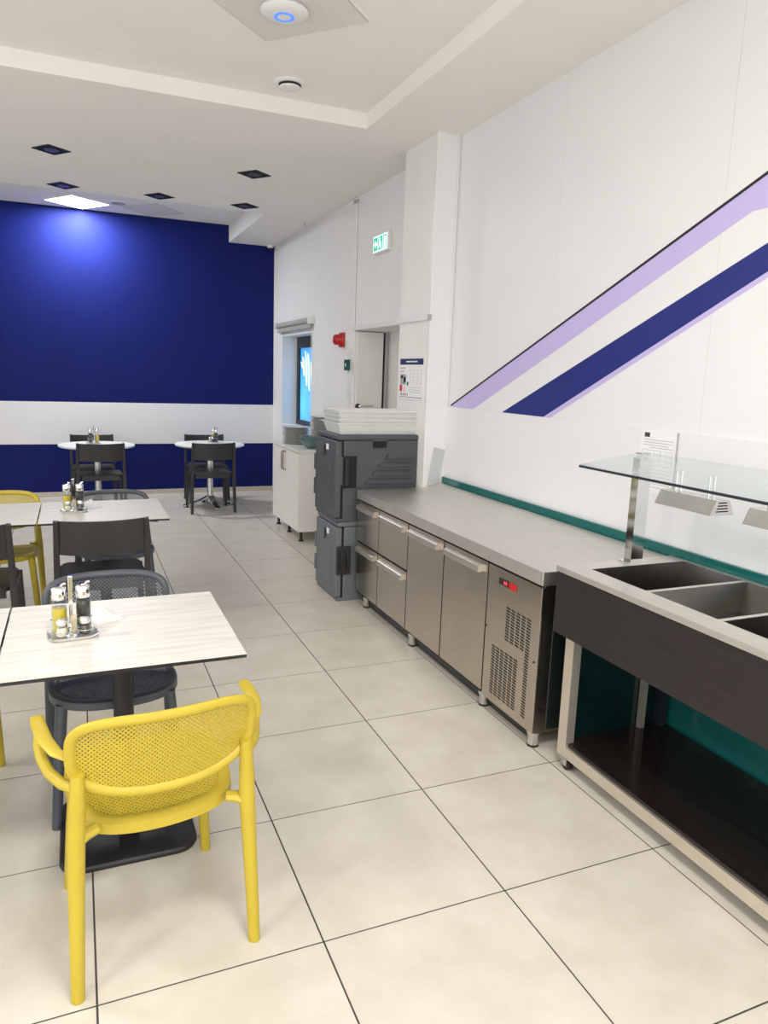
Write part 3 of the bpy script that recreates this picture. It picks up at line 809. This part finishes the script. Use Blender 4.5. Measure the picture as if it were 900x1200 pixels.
def make_net_chair(m, name, pitch=0.0125, hole=.55):
    t = empty(name)
    W = .228; ZC = .660; HT = .102; HBm = .122
    def ymap(s, z): return -.205 - .26 * (z - .45) + .95 * s * s
    def out(a, k=1.0):
        c_, s_ = math.cos(a), math.sin(a)
        e = 4.2 if s_ > 0 else 2.6
        r = (abs(c_) ** e + abs(s_) ** e) ** (-1 / e)
        return (W * c_ * r * k, ZC + (HT if s_ > 0 else HBm) * s_ * r * k)
    def inside(s, z):
        u = abs(s) / W; v = (z - ZC) / (HT if z > ZC else HBm); e = 4.2 if z > ZC else 2.6
        return u ** e + abs(v) ** e < .93
    pb = perf(inside, lambda s, z: (s, ymap(s, z), z), pitch, hole, -W, W, ZC - HBm, ZC + HT).build('back_mesh', m, t)
    solid(pb, .0035)
    rim = MB(); pts = []
    for k in range(72):
        s, z = out(2 * PI * k / 72, .985); pts.append((s, ymap(s, z), z))
    rim.tube(pts, .0145, 10, closed=True, up=(0, 1, 0), sq=.85); rim.build('back_rim', m, t, smooth=True)
    # seat
    SC, SW, SD = .035, .222, .200
    def sout(a, k=1.0, dk=0.0):
        c_, s_ = math.cos(a), math.sin(a); e = 3.0 if s_ > 0 else 5.0
        r = (abs(c_) ** e + abs(s_) ** e) ** (-1 / e)
        return ((SW * k - dk) * c_ * r * (1 - .10 * (-s_ if s_ < 0 else 0)), SC + (SD * k - dk) * s_ * r - (.02 * (1 - min(1, abs(c_ * r)) ** 2) if s_ < 0 else 0) * -s_)
    def sz(x, y): return .452 - .014 * (1 - (x / SW) ** 2) + .010 * ((y - SC) / SD)
    def sins(x, y):
        y = y + .02 * (1 - min(1, abs(x / SW)) ** 2) * max(0, min(1, (SC - y) / SD))
        yy = (y - SC) / (SD - .030); xx = x / ((SW - .030) * (1 - .10 * max(0, -yy)))
        e = 3.0 if yy > 0 else 5.0
        return abs(xx) ** e + abs(yy) ** e < .97
    ps = perf(sins, lambda x, y: (x, y, sz(x, y)), 0.0145, .56, -SW, SW, SC - SD - .02, SC + SD).build('seat_mesh', m, t); solid(ps, .0035)
    N = 64; rings = []
    for dk, dz in ((.036, -.003), (.030, .003), (.010, .004), (0, -.003), (-.001, -.030), (.010, -.034), (.016, -.030), (.018, -.010), (.036, -.008)):
        rings.append([(sout(2 * PI * k / N, 1, dk)[0], sout(2 * PI * k / N, 1, dk)[1], sz(*sout(2 * PI * k / N, 1, dk)) + dz) for k in range(N)])
    mb = MB(); vs = [p for r in rings for p in r]; fs = []; R_ = len(rings)
    for i in range(R_):
        for k in range(N):
            j = (i + 1) % R_; k2 = (k + 1) % N; fs.append((i * N + k, i * N + k2, j * N + k2, j * N + k))
    mb.add(vs, fs); mb.build('seat_frame', m, t, smooth=True, angle=50)
    for sg in (-1, 1):
        l_ = MB(); l_.tube([(sg * .2325, -.225, 0), (sg * .226, -.212, .22), (sg * .219, -.200, .43), (sg * .214, -.212, .52), (sg * .210, -.218, .615)], [.017, .0195, .0225, .021, .016], 12, sq=.95)
        l_.build('leg', m, t, smooth=True)
        l_ = MB(); l_.tube([(sg * .212, .225, 0), (sg * .197, .203, .22), (sg * .180, .176, .432)], [.016, .0185, .021], 12)
        l_.build('leg', m, t, smooth=True)
        b_ = MB(); b_.tube([(sg * .219, -.200, .425), (sg * .195, -.185, .432), (sg * .165, -.178, .437)], [.020, .019, .016], 8, sq=.8)
        b_.build('rear_bracket', m, t, smooth=True)
        # arm: flat pad forward from the rim, then a loop down and back to the rear leg
        ap = MB()
        P_ = [(sg * .222, -.205, .652), (sg * .252, -.17, .658), (sg * .272, -.10, .662), (sg * .281, -.02, .664), (sg * .283, .035, .663)]
        ap.tube(P_, [.013, .017, .019, .019, .017], 12, up=(0, 0, 1), sq=.36); ap.build('arm_rest', m, t, smooth=True)
        lp = MB()
        lp.tube([(sg * .281, -.035, .657), (sg * .285, -.050, .630), (sg * .281, -.080, .602), (sg * .266, -.125, .583), (sg * .242, -.175, .576), (sg * .214, -.212, .575)], [.013, .014, .014, .014, .014, .013], 10)
        lp.build('arm_support', m, t, smooth=True)
    return t
yc = make_net_chair(M_['yellow'], 'perforated_armchair')
NG = 'perforated plastic armchairs'
place(yc, (.155, 1.98, 0), math.radians(5.6)); tag(yc, 'yellow perforated plastic armchair in the foreground, seen from behind', 'chair', NG)
y2 = copy_tree(yc); place(y2, (-.475, 4.885, 0), PI + .03); tag(y2, 'yellow perforated armchair on the far side of the second-row table', 'chair', NG)
y3 = copy_tree(yc); place(y3, (-.575, 2.80, 0), PI - .03); tag(y3, 'yellow armchair of which only one leg shows at the left photo edge', 'chair', NG)
gc = make_net_chair(M_['greychair'], 'perforated_armchair', .0142, .64)
place(gc, (.088, 2.735, 0), PI + .02); tag(gc, 'slate grey perforated armchair across the nearest table from the yellow chair', 'chair', NG)
g2 = copy_tree(gc); place(g2, (.20, 4.80, 0), PI + .04); tag(g2, 'slate grey perforated armchair on the far side of the second-row table', 'chair', NG)

def make_slab_chair():
    t = empty('slab_back_chair'); m = M_['darkchair']
    n = 14; mb = MB(); th = .016
    def yy(u, z): return -.245 - .06 * (z - .60) - .0 + .030 * (u * u) - .012
    for k in range(n + 1):
        u = -1 + 2 * k / n; x = .222 * u
        zt_ = .786 + .006 * u * u; zb_ = .612 - .012 * (1 - u * u)
        for z in (zb_, zt_):
            mb.v.append((x, yy(u, z) - th / 2, z)); mb.v.append((x, yy(u, z) + th / 2, z))
    for k in range(n):
        a = 4 * k; b = a + 4
        mb.f += [(a, a + 2, b + 2, b), (a + 1, b + 1, b + 3, a + 3), (a + 2, a + 3, b + 3, b + 2), (a, b, b + 1, a + 1)]
    mb.f += [(0, 1, 3, 2), (4 * n, 4 * n + 2, 4 * n + 3, 4 * n + 1)]
    mb.build('backrest', m, t, smooth=True, angle=35)
    pts = rrect(.213, .215, .05)
    def s_z(x, y): return .455 - .010 * max(0, 1 - (x / .2) ** 2) * (1 if y < .2 else .5)
    r0 = [(x, y + .005, s_z(x, y) - .022) for x, y in pts]; r1 = [(x, y + .005, s_z(x, y) - .003) for x, y in pts]; r2 = [(x * .97, y * .97 + .005, s_z(x, y)) for x, y in pts]
    loft([r0, r1, r2]).build('seat', m, t, smooth=True, angle=40)
    B(-.19, .19, .17, .19, .395, .434).build('apron', m, t); B(-.19, .19, -.20, -.18, .395, .434).build('apron', m, t)
    for sg in (-1, 1):
        l_ = MB(); l_.bar((sg * .238, -.215, 0), (sg * .228, -.205, .45), (.030, .036), (.034, .042)); l_.bar((sg * .228, -.205, .45), (sg * .224, -.252, .796), (.034, .042), (.024, .030))
        l_.build('leg', m, t, bevel=.005)
        l_ = MB(); l_.bar((sg * .226, .222, 0), (sg * .212, .195, .436), (.028, .032), (.036, .042)); l_.build('leg', m, t, bevel=.005)
        l_ = MB(); l_.bar((sg * .222, -.19, .425), (sg * .212, .185, .425), (.030, .022), (.030, .022), up=(1, 0, 0)); l_.build('side_rail', m, t)
    return t
sc0 = make_slab_chair(); SG = 'charcoal slab-back chairs'
sl = [(.098, 4.235, .0, 'charcoal slab-back chair seen from behind at the second-row table, whole back visible'),
      (-.557, 4.215, -.03, 'charcoal slab-back chair cut off by the left photo edge'),
      (.205, 8.24, .02, 'charcoal slab-back chair on the near side of the round table behind the square tables'),
      (.150, 8.80, PI + .02, 'charcoal slab-back chair against the navy wall at the round table behind the square tables'),
      (1.365, 8.235, .02, 'charcoal slab-back chair on the near side of the round table by the white cabinet'),
      (1.425, 8.80, PI - .03, 'charcoal slab-back chair against the navy wall at the round table by the white cabinet')]
for k, (x, y, rz, lab) in enumerate(sl):
    t = sc0 if k == 0 else copy_tree(sc0)
    place(t, (x, y, 0), rz); tag(t, lab, 'chair', SG)

# ------------------------------------------------------------------ CONDIMENT SETS
def caddy(loc, rz, label):
    t = tag(empty('condiment_caddy', loc, rz), label, 'caddy', 'condiment caddies')
    rings = [[(x, y, z) for x, y in rrect(w, d, .028)] for w, d, z in ((.062, .040, 0), (.072, .050, .002), (.076, .054, .010), (.073, .051, .011), (.066, .044, .004))]
    loft(rings).build('tray', M_['traymetal'], t, smooth=True, angle=50)
    h = MB(); h.box(-.0065, .0065, .030, .033, .004, .192); h.box(-.0065, .0065, .017, .033, .192, .195); h.box(-.0065, .0065, .017, .020, .150, .192)
    h.build('carry_handle', M_['chrome'], t, bevel=.001)
    r = MB()
    for cx, cy, rr, z in ((-.036, .016, .026, .055), (.036, .016, .026, .055), (-.034, -.026, .020, .028), (.034, -.026, .020, .028), (0, -.026, .016, .034)):
        r.tube([(cx + rr * math.cos(2 * PI * k / 20), cy + rr * math.sin(2 * PI * k / 20), z) for k in range(20)], .0014, 6, closed=True)
    r.build('holder_rings', M_['chrome'], t, smooth=True)
    return t
def bottle(loc, liquid, label, name, group, level=.085):
    t = tag(empty(name, loc), label, 'bottle', group)
    MB().lathe([(.022, 0), (.0235, .003), (.0235, .100), (.021, .108), (.019, .112)], seg=20).build('glass_body', M_['bottleglass'], t, smooth=True)
    MB().lathe([(.0205, .003), (.0222, .006), (.0222, level)], seg=20).build('contents', liquid, t, smooth=True, angle=50)
    MB().lathe([(.0215, .112), (.0225, .116), (.0225, .148), (.020, .152), (.010, .154)], seg=20).build('screw_cap', M_['chrome'], t, smooth=True, angle=50)
    MB().tube([(.006, 0, .153), (.012, 0, .160), (.022, 0, .162)], .004, 8).build('spout', M_['chrome'], t, smooth=True)
    return t
def shaker(loc, fill, label, name, group, open_=False):
    t = tag(empty(name, loc), label, 'toothpick holder' if open_ else 'shaker', group)
    if open_:
        MB().lathe([(.012, 0), (.0145, .003), (.0145, .050)], seg=16).build('glass_body', M_['bottleglass'], t, smooth=True)
        for k in range(9):
            a = k * 2.4; r = .003 + .0055 * (k / 9)
            MB().tube([(r * .8 * math.cos(a), r * .8 * math.sin(a), .003), (r * 1.4 * math.cos(a), r * 1.4 * math.sin(a), .066 + .004 * math.sin(k * 3))], .0011, 5).build('toothpick', fill, t)
    else:
        MB().lathe([(.016, 0), (.0185, .004), (.0185, .020), (.0145, .034), (.0145, .040)], seg=16).build('glass_body', M_['bottleglass'], t, smooth=True)
        MB().lathe([(.0145, .002), (.0170, .005), (.0170, .019), (.0135, .030)], seg=16).build('contents', fill, t, smooth=True)
        MB().lathe([(.0155, .038), (.0165, .041), (.0165, .052), (.012, .058), (.004, .060)], seg=16).build('shaker_cap', M_['chrome'], t, smooth=True, angle=50)
    return t
def napkins(loc, rz, label, group):
    t = MB(); random.seed(3)
    v = []; n = 9
    for i in range(n):
        for j in range(n):
            x = (i / (n - 1) - .5) * .095; y = (j / (n - 1) - .5) * .09
            hgt = .004 + .042 * max(0, 1 - abs(x) / .05) * (1 - .5 * abs(y) / .05) + random.uniform(0, .005)
            v.append((x, y, hgt))
    v2 = [(x, y, 0) for x, y, _ in v]
    f = []
    for i in range(n - 1):
        for j in range(n - 1):
            a = i * n + j; f.append((a, a + n, a + n + 1, a + 1)); f.append((a + n * n, a + 1 + n * n, a + n + 1 + n * n, a + n + n * n))
    ring = [j for j in range(n)] + [i * n + n - 1 for i in range(1, n)] + [(n - 1) * n + j for j in range(n - 2, -1, -1)] + [i * n for i in range(n - 2, 0, -1)]
    for k in range(len(ring)):
        a, b = ring[k], ring[(k + 1) % len(ring)]; f.append((a, b, b + n * n, a + n * n))
    o = t.add(v + v2, f).build('paper_napkins', M_['napkin'], smooth=True, angle=35)
    place(o, loc, rz); tag(o, label, 'napkins', group)
def cset(x, y, z, rz, where, nap=None):
    caddy((x, y, z), rz, 'chrome condiment caddy with carry handle ' + where)
    R = Matrix.Rotation(rz, 3, 'Z')
    def w(a, b, c): p = R @ Vector((a, b, 0)); return (x + p.x, y + p.y, z + c)
    bottle(w(-.036, .016, .0115), M_['oil'], 'glass bottle of golden olive oil ' + where, 'oil_bottle', 'oil bottles')
    bottle(w(.036, .016, .0115), M_['vinegar'], 'glass bottle of dark vinegar ' + where, 'vinegar_bottle', 'vinegar bottles', .107)
    shaker(w(-.034, -.026, .0115), M_['salt'], 'glass salt shaker with metal cap ' + where, 'salt_shaker', 'salt shakers')
    shaker(w(.034, -.026, .0115), M_['pepper'], 'glass pepper shaker with metal cap ' + where, 'pepper_shaker', 'pepper shakers')
    shaker(w(0, -.026, .0115), M_['picks'], 'small glass of toothpicks ' + where, 'toothpick_holder', 'toothpick holders', True)
    if nap: napkins((nap[0], nap[1], z), nap[2], 'white paper napkins lying ' + where, 'paper napkins')
cset(-.040, 2.425, TZ, .10, 'on the nearest square table', (.055, 2.565, .5))
cset(-.040, 4.60, TZ, .05, 'on the second-row square table', (.055, 4.74, .5))
cset(.150, 8.57, .735, PI + .4, 'on the round table behind the square tables')
cset(1.47, 8.60, .735, -1.3, 'on the round table by the white cabinet')

# ------------------------------------------------------------------ WALL ITEMS
def printed(name, parent, y0, y1, z0, z1, m, x, t=.0006):
    return B(x - t, x, y0, y1, z0, z1).build(name, m, parent)
ev = tag(empty('evacuation_plan', (2.228, 4.77, 1.57)), 'framed evacuation plan poster with navy header on the pillar', 'poster')
B(-.006, 0, -.212, .208, -.155, .152).build('backing_board', M_['white'], ev, bevel=.001)
B(-.0068, -.006, -.195, .195, -.138, .140).build('paper_sheet', M_['paper'], ev)
def pe(y0, y1, z0, z1, m): printed('print', ev, y0, y1, z0, z1, M_[m], -.0068)
pe(-.195, .195, .098, .140, 'inknavy'); printed('print', ev, -.10, .09, .115, .124, M_['paper'], -.0074)
pe(.10, .185, .070, .078, 'inkgrey'); pe(.12, .185, .046, .053, 'inkgrey')
pe(.08, .185, -.045, .030, 'inkgrey'); pe(.125, .130, -.045, .030, 'ink'); pe(.09, .12, -.03, .01, 'ink'); pe(.14, .175, .0, .02, 'paper')
pe(.145, .19, -.095, -.048, 'inkred'); pe(.09, .13, -.095, -.06, 'inkpink'); pe(.04, .065, -.05, -.025, 'ink')
for k in range(5): pe(-.17, .02, .06 - k * .024, .062 - k * .024, 'inkpink')
for k in range(4): pe(-.17 + k * .06, -.167 + k * .06, -.04, .065, 'inkgrey')
for k in range(3): pe(-.17, .03, -.065 - k * .017, -.062 - k * .017, 'inkgrey')
for k, c_ in enumerate(('inkred', 'inkgreen', 'inkred', 'inkgrey')): pe(.15 - k * .035, .17 - k * .035, -.124, -.106, c_)
pe(-.19, .19, -.1345, -.131, 'ink')

no = tag(empty('wall_notice', (XW - .012, 2.487, 1.255)), 'printed white notice in a clear sleeve on the wall behind the glass shelf', 'notice')
B(-.003, 0, -.110, .110, -.150, .130).build('paper_sheet', M_['paper'], no)
B(-.0075, -.0005, -.116, -.111, -.150, .130).build('sleeve_edge', M_['inkgrey'], no)
def pn(y0, y1, z0, z1, m): printed('print', no, y0, y1, z0, z1, M_[m], -.003)
pn(.055, .088, .098, .118, 'ink')
for k, (a, b, z) in enumerate(((-.09, .088, .086), (-.09, .088, .074), (-.06, .09, .062), (-.09, .05, .052))): pn(a, b, z, z + .0025, 'inkgrey')
for k in range(4): pn(-.09, .092, .040 - k * .022, .0415 - k * .022, 'inkgrey')
for k in range(6): pn(-.09 + k * .036, -.0885 + k * .036, -.03, .042, 'inkgrey')
for k in range(6): pn(-.09, .092, -.045 - k * .016, -.043 - k * .016, 'inkgrey')

ex = tag(empty('exit_sign', (XF, 5.81, 2.665)), 'green lit emergency exit sign high on the far wall', 'exit sign')
B(-.035, 0, -.165, .165, -.075, .078).build('housing', M_['white'], ex, bevel=.006)
B(-.0365, -.035, -.150, .150, -.060, .063).build('lit_face', M_['exitwhite'], ex)
def px_(pts, m): MB().prism(pts, 'x', -.0375, -.0365).build('pictogram', M_[m], ex)
px_([(.14, -.052), (.14, .055), (.055, .055), (.055, -.052)], 'exitgreen')
px_([(.04, -.052), (.04, .055), (-.05, .055), (-.05, -.052)], 'exitgreen')
px_([(-.065, -.052), (-.065, .055), (-.14, .055), (-.14, -.052)], 'exitgreen')
def pw(pts): MB().prism(pts, 'x', -.0382, -.0375).build('pictogram', M_['exitwhite'], ex)
pw([(.128, 0), (.095, .035), (.095, .012), (.065, .012), (.065, -.012), (.095, -.012), (.095, -.035)])
pw([(.012, .045), (-.006, .045), (-.006, .030), (.012, .030)]); pw([(.018, .026), (-.010, .026), (-.02, .0), (-.03, -.045), (-.018, -.045), (0, -.012), (.022, -.04), (.03, -.03), (.012, .0)])
pw([(-.085, .042), (-.125, .042), (-.125, -.045), (-.085, -.045)])

al = tag(empty('fire_sounder', (XF, 6.78, 1.91)), 'red fire alarm sounder on the far wall near the window', 'alarm')
a_ = MB().lathe([(.062, 0), (.064, .01), (.062, .035), (.050, .045), (.050, .075), (.042, .088), (.015, .092)], seg=24).build('sounder_body', M_['red'], al, smooth=True, angle=50)
a_.matrix_local = Matrix.Rotation(-PI / 2, 4, 'Y')
B(-.02, 0, -.07, .07, -.07, .07).build('mounting_base', M_['red'], al, bevel=.008)

do = tag(empty('door_control', (XF, 6.545, 1.53)), 'green push-button door release on white trunking beside the recess', 'switch')
B(-.018, 0, -.03, .03, -.28, .29).build('trunking', M_['white'], do, bevel=.002)
B(-.050, -.018, -.045, .045, .09, .19).build('call_point', M_['green'], do, bevel=.004)
B(-.0508, -.0498, -.015, .015, .125, .155).build('button', M_['white'], do)
B(-.030, -.018, -.02, .02, -.16, -.04).build('door_switch', M_['white'], do, bevel=.004)

so = tag(empty('wall_socket', (2.402, 7.62, 1.0)), 'small white socket on the wall right of the window', 'socket')
B(-.004, .008, -.04, .04, -.04, .04).build('face_plate', M_['white'], so, bevel=.002); B(-.0045, -.004, -.012, .012, -.012, .012).build('socket_inset', M_['inkgrey'], so)

ac = tag(empty('slanted_panel', (2.31, 4.46, .806)), 'slanted translucent sheet in the corner at the end of the counter', 'panel')
B(-.045, .045, -.003, .003, 0, .28).build('translucent_sheet', M_['translucent'], ac); ac.rotation_euler = (-.12, .22, 0)
ac.location = (2.28, 4.472, .822)  # thin see-through sheet, tilted in the corner above the counter end

# ------------------------------------------------------------------ CEILING ITEMS
for k, (x, y) in enumerate(((-1.9, 3.2), (-1.9, .6), (.55, .55), (.55, -1.7), (-1.9, -1.7))):
    t = tag(empty('led_panel', (x, y, HF), 0), 'square LED panel in the near ceiling recess above the seating, ' + ['left', 'far left', 'overhead', 'behind', 'behind left'][k], 'ceiling light', 'near LED panels')
    B(-.30, .30, -.30, .30, -.010, 0).build('panel_frame', M_['white'], t); B(-.285, .285, -.285, .285, -.0125, -.009).build('diffuser', M_['panel_lit'], t)
    d = bpy.data.lights.new('led_panel_light', 'AREA'); d.shape = 'SQUARE'; d.size = .56; d.energy = 36; d.color = (1.0, .97, .925)
    o = bpy.data.objects.new('panel_glow', d); COL.objects.link(o); o.parent = t; o.location = (0, 0, -.016)

def spotlight(loc, rz, label):
    t = tag(empty('downlight', loc, rz), label, 'downlight', 'black recessed downlights')
    f = MB(); s = .096; i = .078
    for a in ((-s, s, -s, -i), (-s, s, i, s), (-s, -i, -i, i), (i, s, -i, i)): f.box(*a, -.006, 0)
    f.build('trim_frame', M_['black'], t)
    B(-i, i, -i, i, -.0015, -.0005).build('recess_plate', M_['gap'], t)
    MB().lathe([(.052, -.006), (.064, -.006), (.064, -.0016)], seg=24).build('lamp_ring', M_['blackmetal'], t, smooth=True, angle=40)
    MB().lathe([(.050, -.0075), (.050, -.0062)], seg=20).build('lens', M_['lens'], t)
    return t
dl = [(-.105, 6.253, 'black square downlight nearest the camera on the left of the ceiling'), (-.041, 7.40, 'black square downlight above the lit panel, left'),
      (.779, 7.36, 'black square downlight in the middle at the edge of the back recess'), (1.397, 6.158, 'black square downlight nearest the camera on the right of the ceiling'),
      (1.573, 7.34, 'black square downlight at the right end of the back recess edge')]
for x, y, lab in dl: spotlight((x, y, H), PI / 4 - .12, lab)

hp = tag(empty('access_hatch', (.947, 3.56, HF), math.atan2(-.42, .394)), 'square ceiling hatch set diagonally, carrying the wireless access point', 'hatch')
B(-.292, .292, -.292, .292, -.003, 0).build('hatch_gap', M_['inkgrey'], hp); B(-.287, .287, -.287, .287, -.009, -.002).build('hatch_panel', M_['hatch'], hp, bevel=.001)
f = MB(); q = .30
for a in ((-q, q, -q, -.292), (-q, q, .292, q), (-q, -.292, -.292, .292), (.292, q, -.292, .292)): f.box(*a, -.008, 0)
f.build('hatch_frame', M_['ceil'], hp)
wa = tag(empty('wireless_access_point', (.955, 3.60, HF - .009)), 'round white wireless access point with blue light on the ceiling hatch', 'access point')
MB().lathe([(.02, -.036), (.06, -.034), (.102, -.026), (.112, -.014), (.108, -.004), (.095, 0)], seg=40).build('disc_body', M_['white'], wa, smooth=True, angle=60)
f = MB(); N = 40; v = []
for k in range(N):
    a = 2 * PI * k / N
    for r, z in ((.034, -.0375), (.046, -.0368), (.046, -.034), (.034, -.034)): v.append((r * math.cos(a), r * math.sin(a), z))
fs = []
for k in range(N):
    for j in range(4):
        fs.append((4 * k + j, 4 * k + (j + 1) % 4, 4 * ((k + 1) % N) + (j + 1) % 4, 4 * ((k + 1) % N) + j))
f.add(v, fs).build('light_ring', M_['ledblue'], wa, smooth=True)

va = tag(empty('air_valve', (1.219, 4.455, HF)), 'round white air valve in the ceiling recess', 'vent')
MB().lathe([(.062, -.012), (.085, -.010), (.092, -.004), (.092, 0)], seg=32).build('outer_ring', M_['white'], va, smooth=True)
MB().lathe([(.060, -.0135), (.066, -.0125)], seg=32).build('dark_gap', M_['ink'], va)
MB().lathe([(.045, -.034), (.060, -.031), (.064, -.026), (.056, -.020), (.02, -.013)], seg=32).build('centre_disc', M_['white'], va, smooth=True, angle=50)

lp = tag(empty('led_panel', (.085, 9.085, HB), .62), 'bright square LED ceiling panel by the navy wall', 'ceiling light')
B(-.25, .25, -.25, .25, -.010, 0).build('panel_frame', M_['white'], lp); B(-.235, .235, -.235, .235, -.0125, -.009).build('diffuser', M_['panel_lit'], lp)
ld = bpy.data.lights.new('led_panel_light', 'AREA'); ld.shape = 'SQUARE'; ld.size = .46; ld.energy = 75; ld.color = (.93, .96, 1.0)
lo = bpy.data.objects.new('panel_glow', ld); COL.objects.link(lo); lo.parent = lp; lo.location = (0, 0, -.016)
h2 = tag(empty('ceiling_hatch', (.88, 9.075, HB), PI / 4), 'plain square ceiling hatch beside the lit panel', 'hatch')
B(-.255, .255, -.255, .255, -.003, 0).build('hatch_gap', M_['inkgrey'], h2); B(-.25, .25, -.25, .25, -.008, -.002).build('hatch_panel', M_['hatch'], h2)
sp = tag(empty('ceiling_speaker', (.50, 8.90, HB)), 'round ceiling speaker between the lit panel and the hatch', 'speaker')
MB().lathe([(.075, -.010), (.10, -.008), (.105, 0)], seg=28).build('speaker_ring', M_['white'], sp, smooth=True); MB().lathe([(.076, -.012), (.078, -.0095)], seg=28).build('grille', M_['inkgrey'], sp)
sk = tag(empty('sprinkler_head', (2.30, 7.75, H)), 'small sprinkler head on the ceiling near the far wall', 'sprinkler')
MB().lathe([(.030, -.004), (.034, 0)], seg=16).build('rosette', M_['white'], sk); MB().lathe([(.008, -.035), (.008, -.004)], seg=10).build('stem', M_['alu'], sk); MB().lathe([(.020, -.04), (.020, -.036)], seg=14).build('deflector', M_['alu'], sk)
cc = tag(empty('security_camera', (2.34, 9.41, H)), 'tiny white security camera in the back corner under the ceiling', 'camera')
MB().lathe([(.035, -.030), (.040, -.02), (.040, 0)], seg=18).build('mount', M_['white'], cc, smooth=True); MB().lathe([(.004, -.062), (.02, -.056), (.030, -.042), (.032, -.03)], seg=18).build('dome', M_['black'], cc, smooth=True)
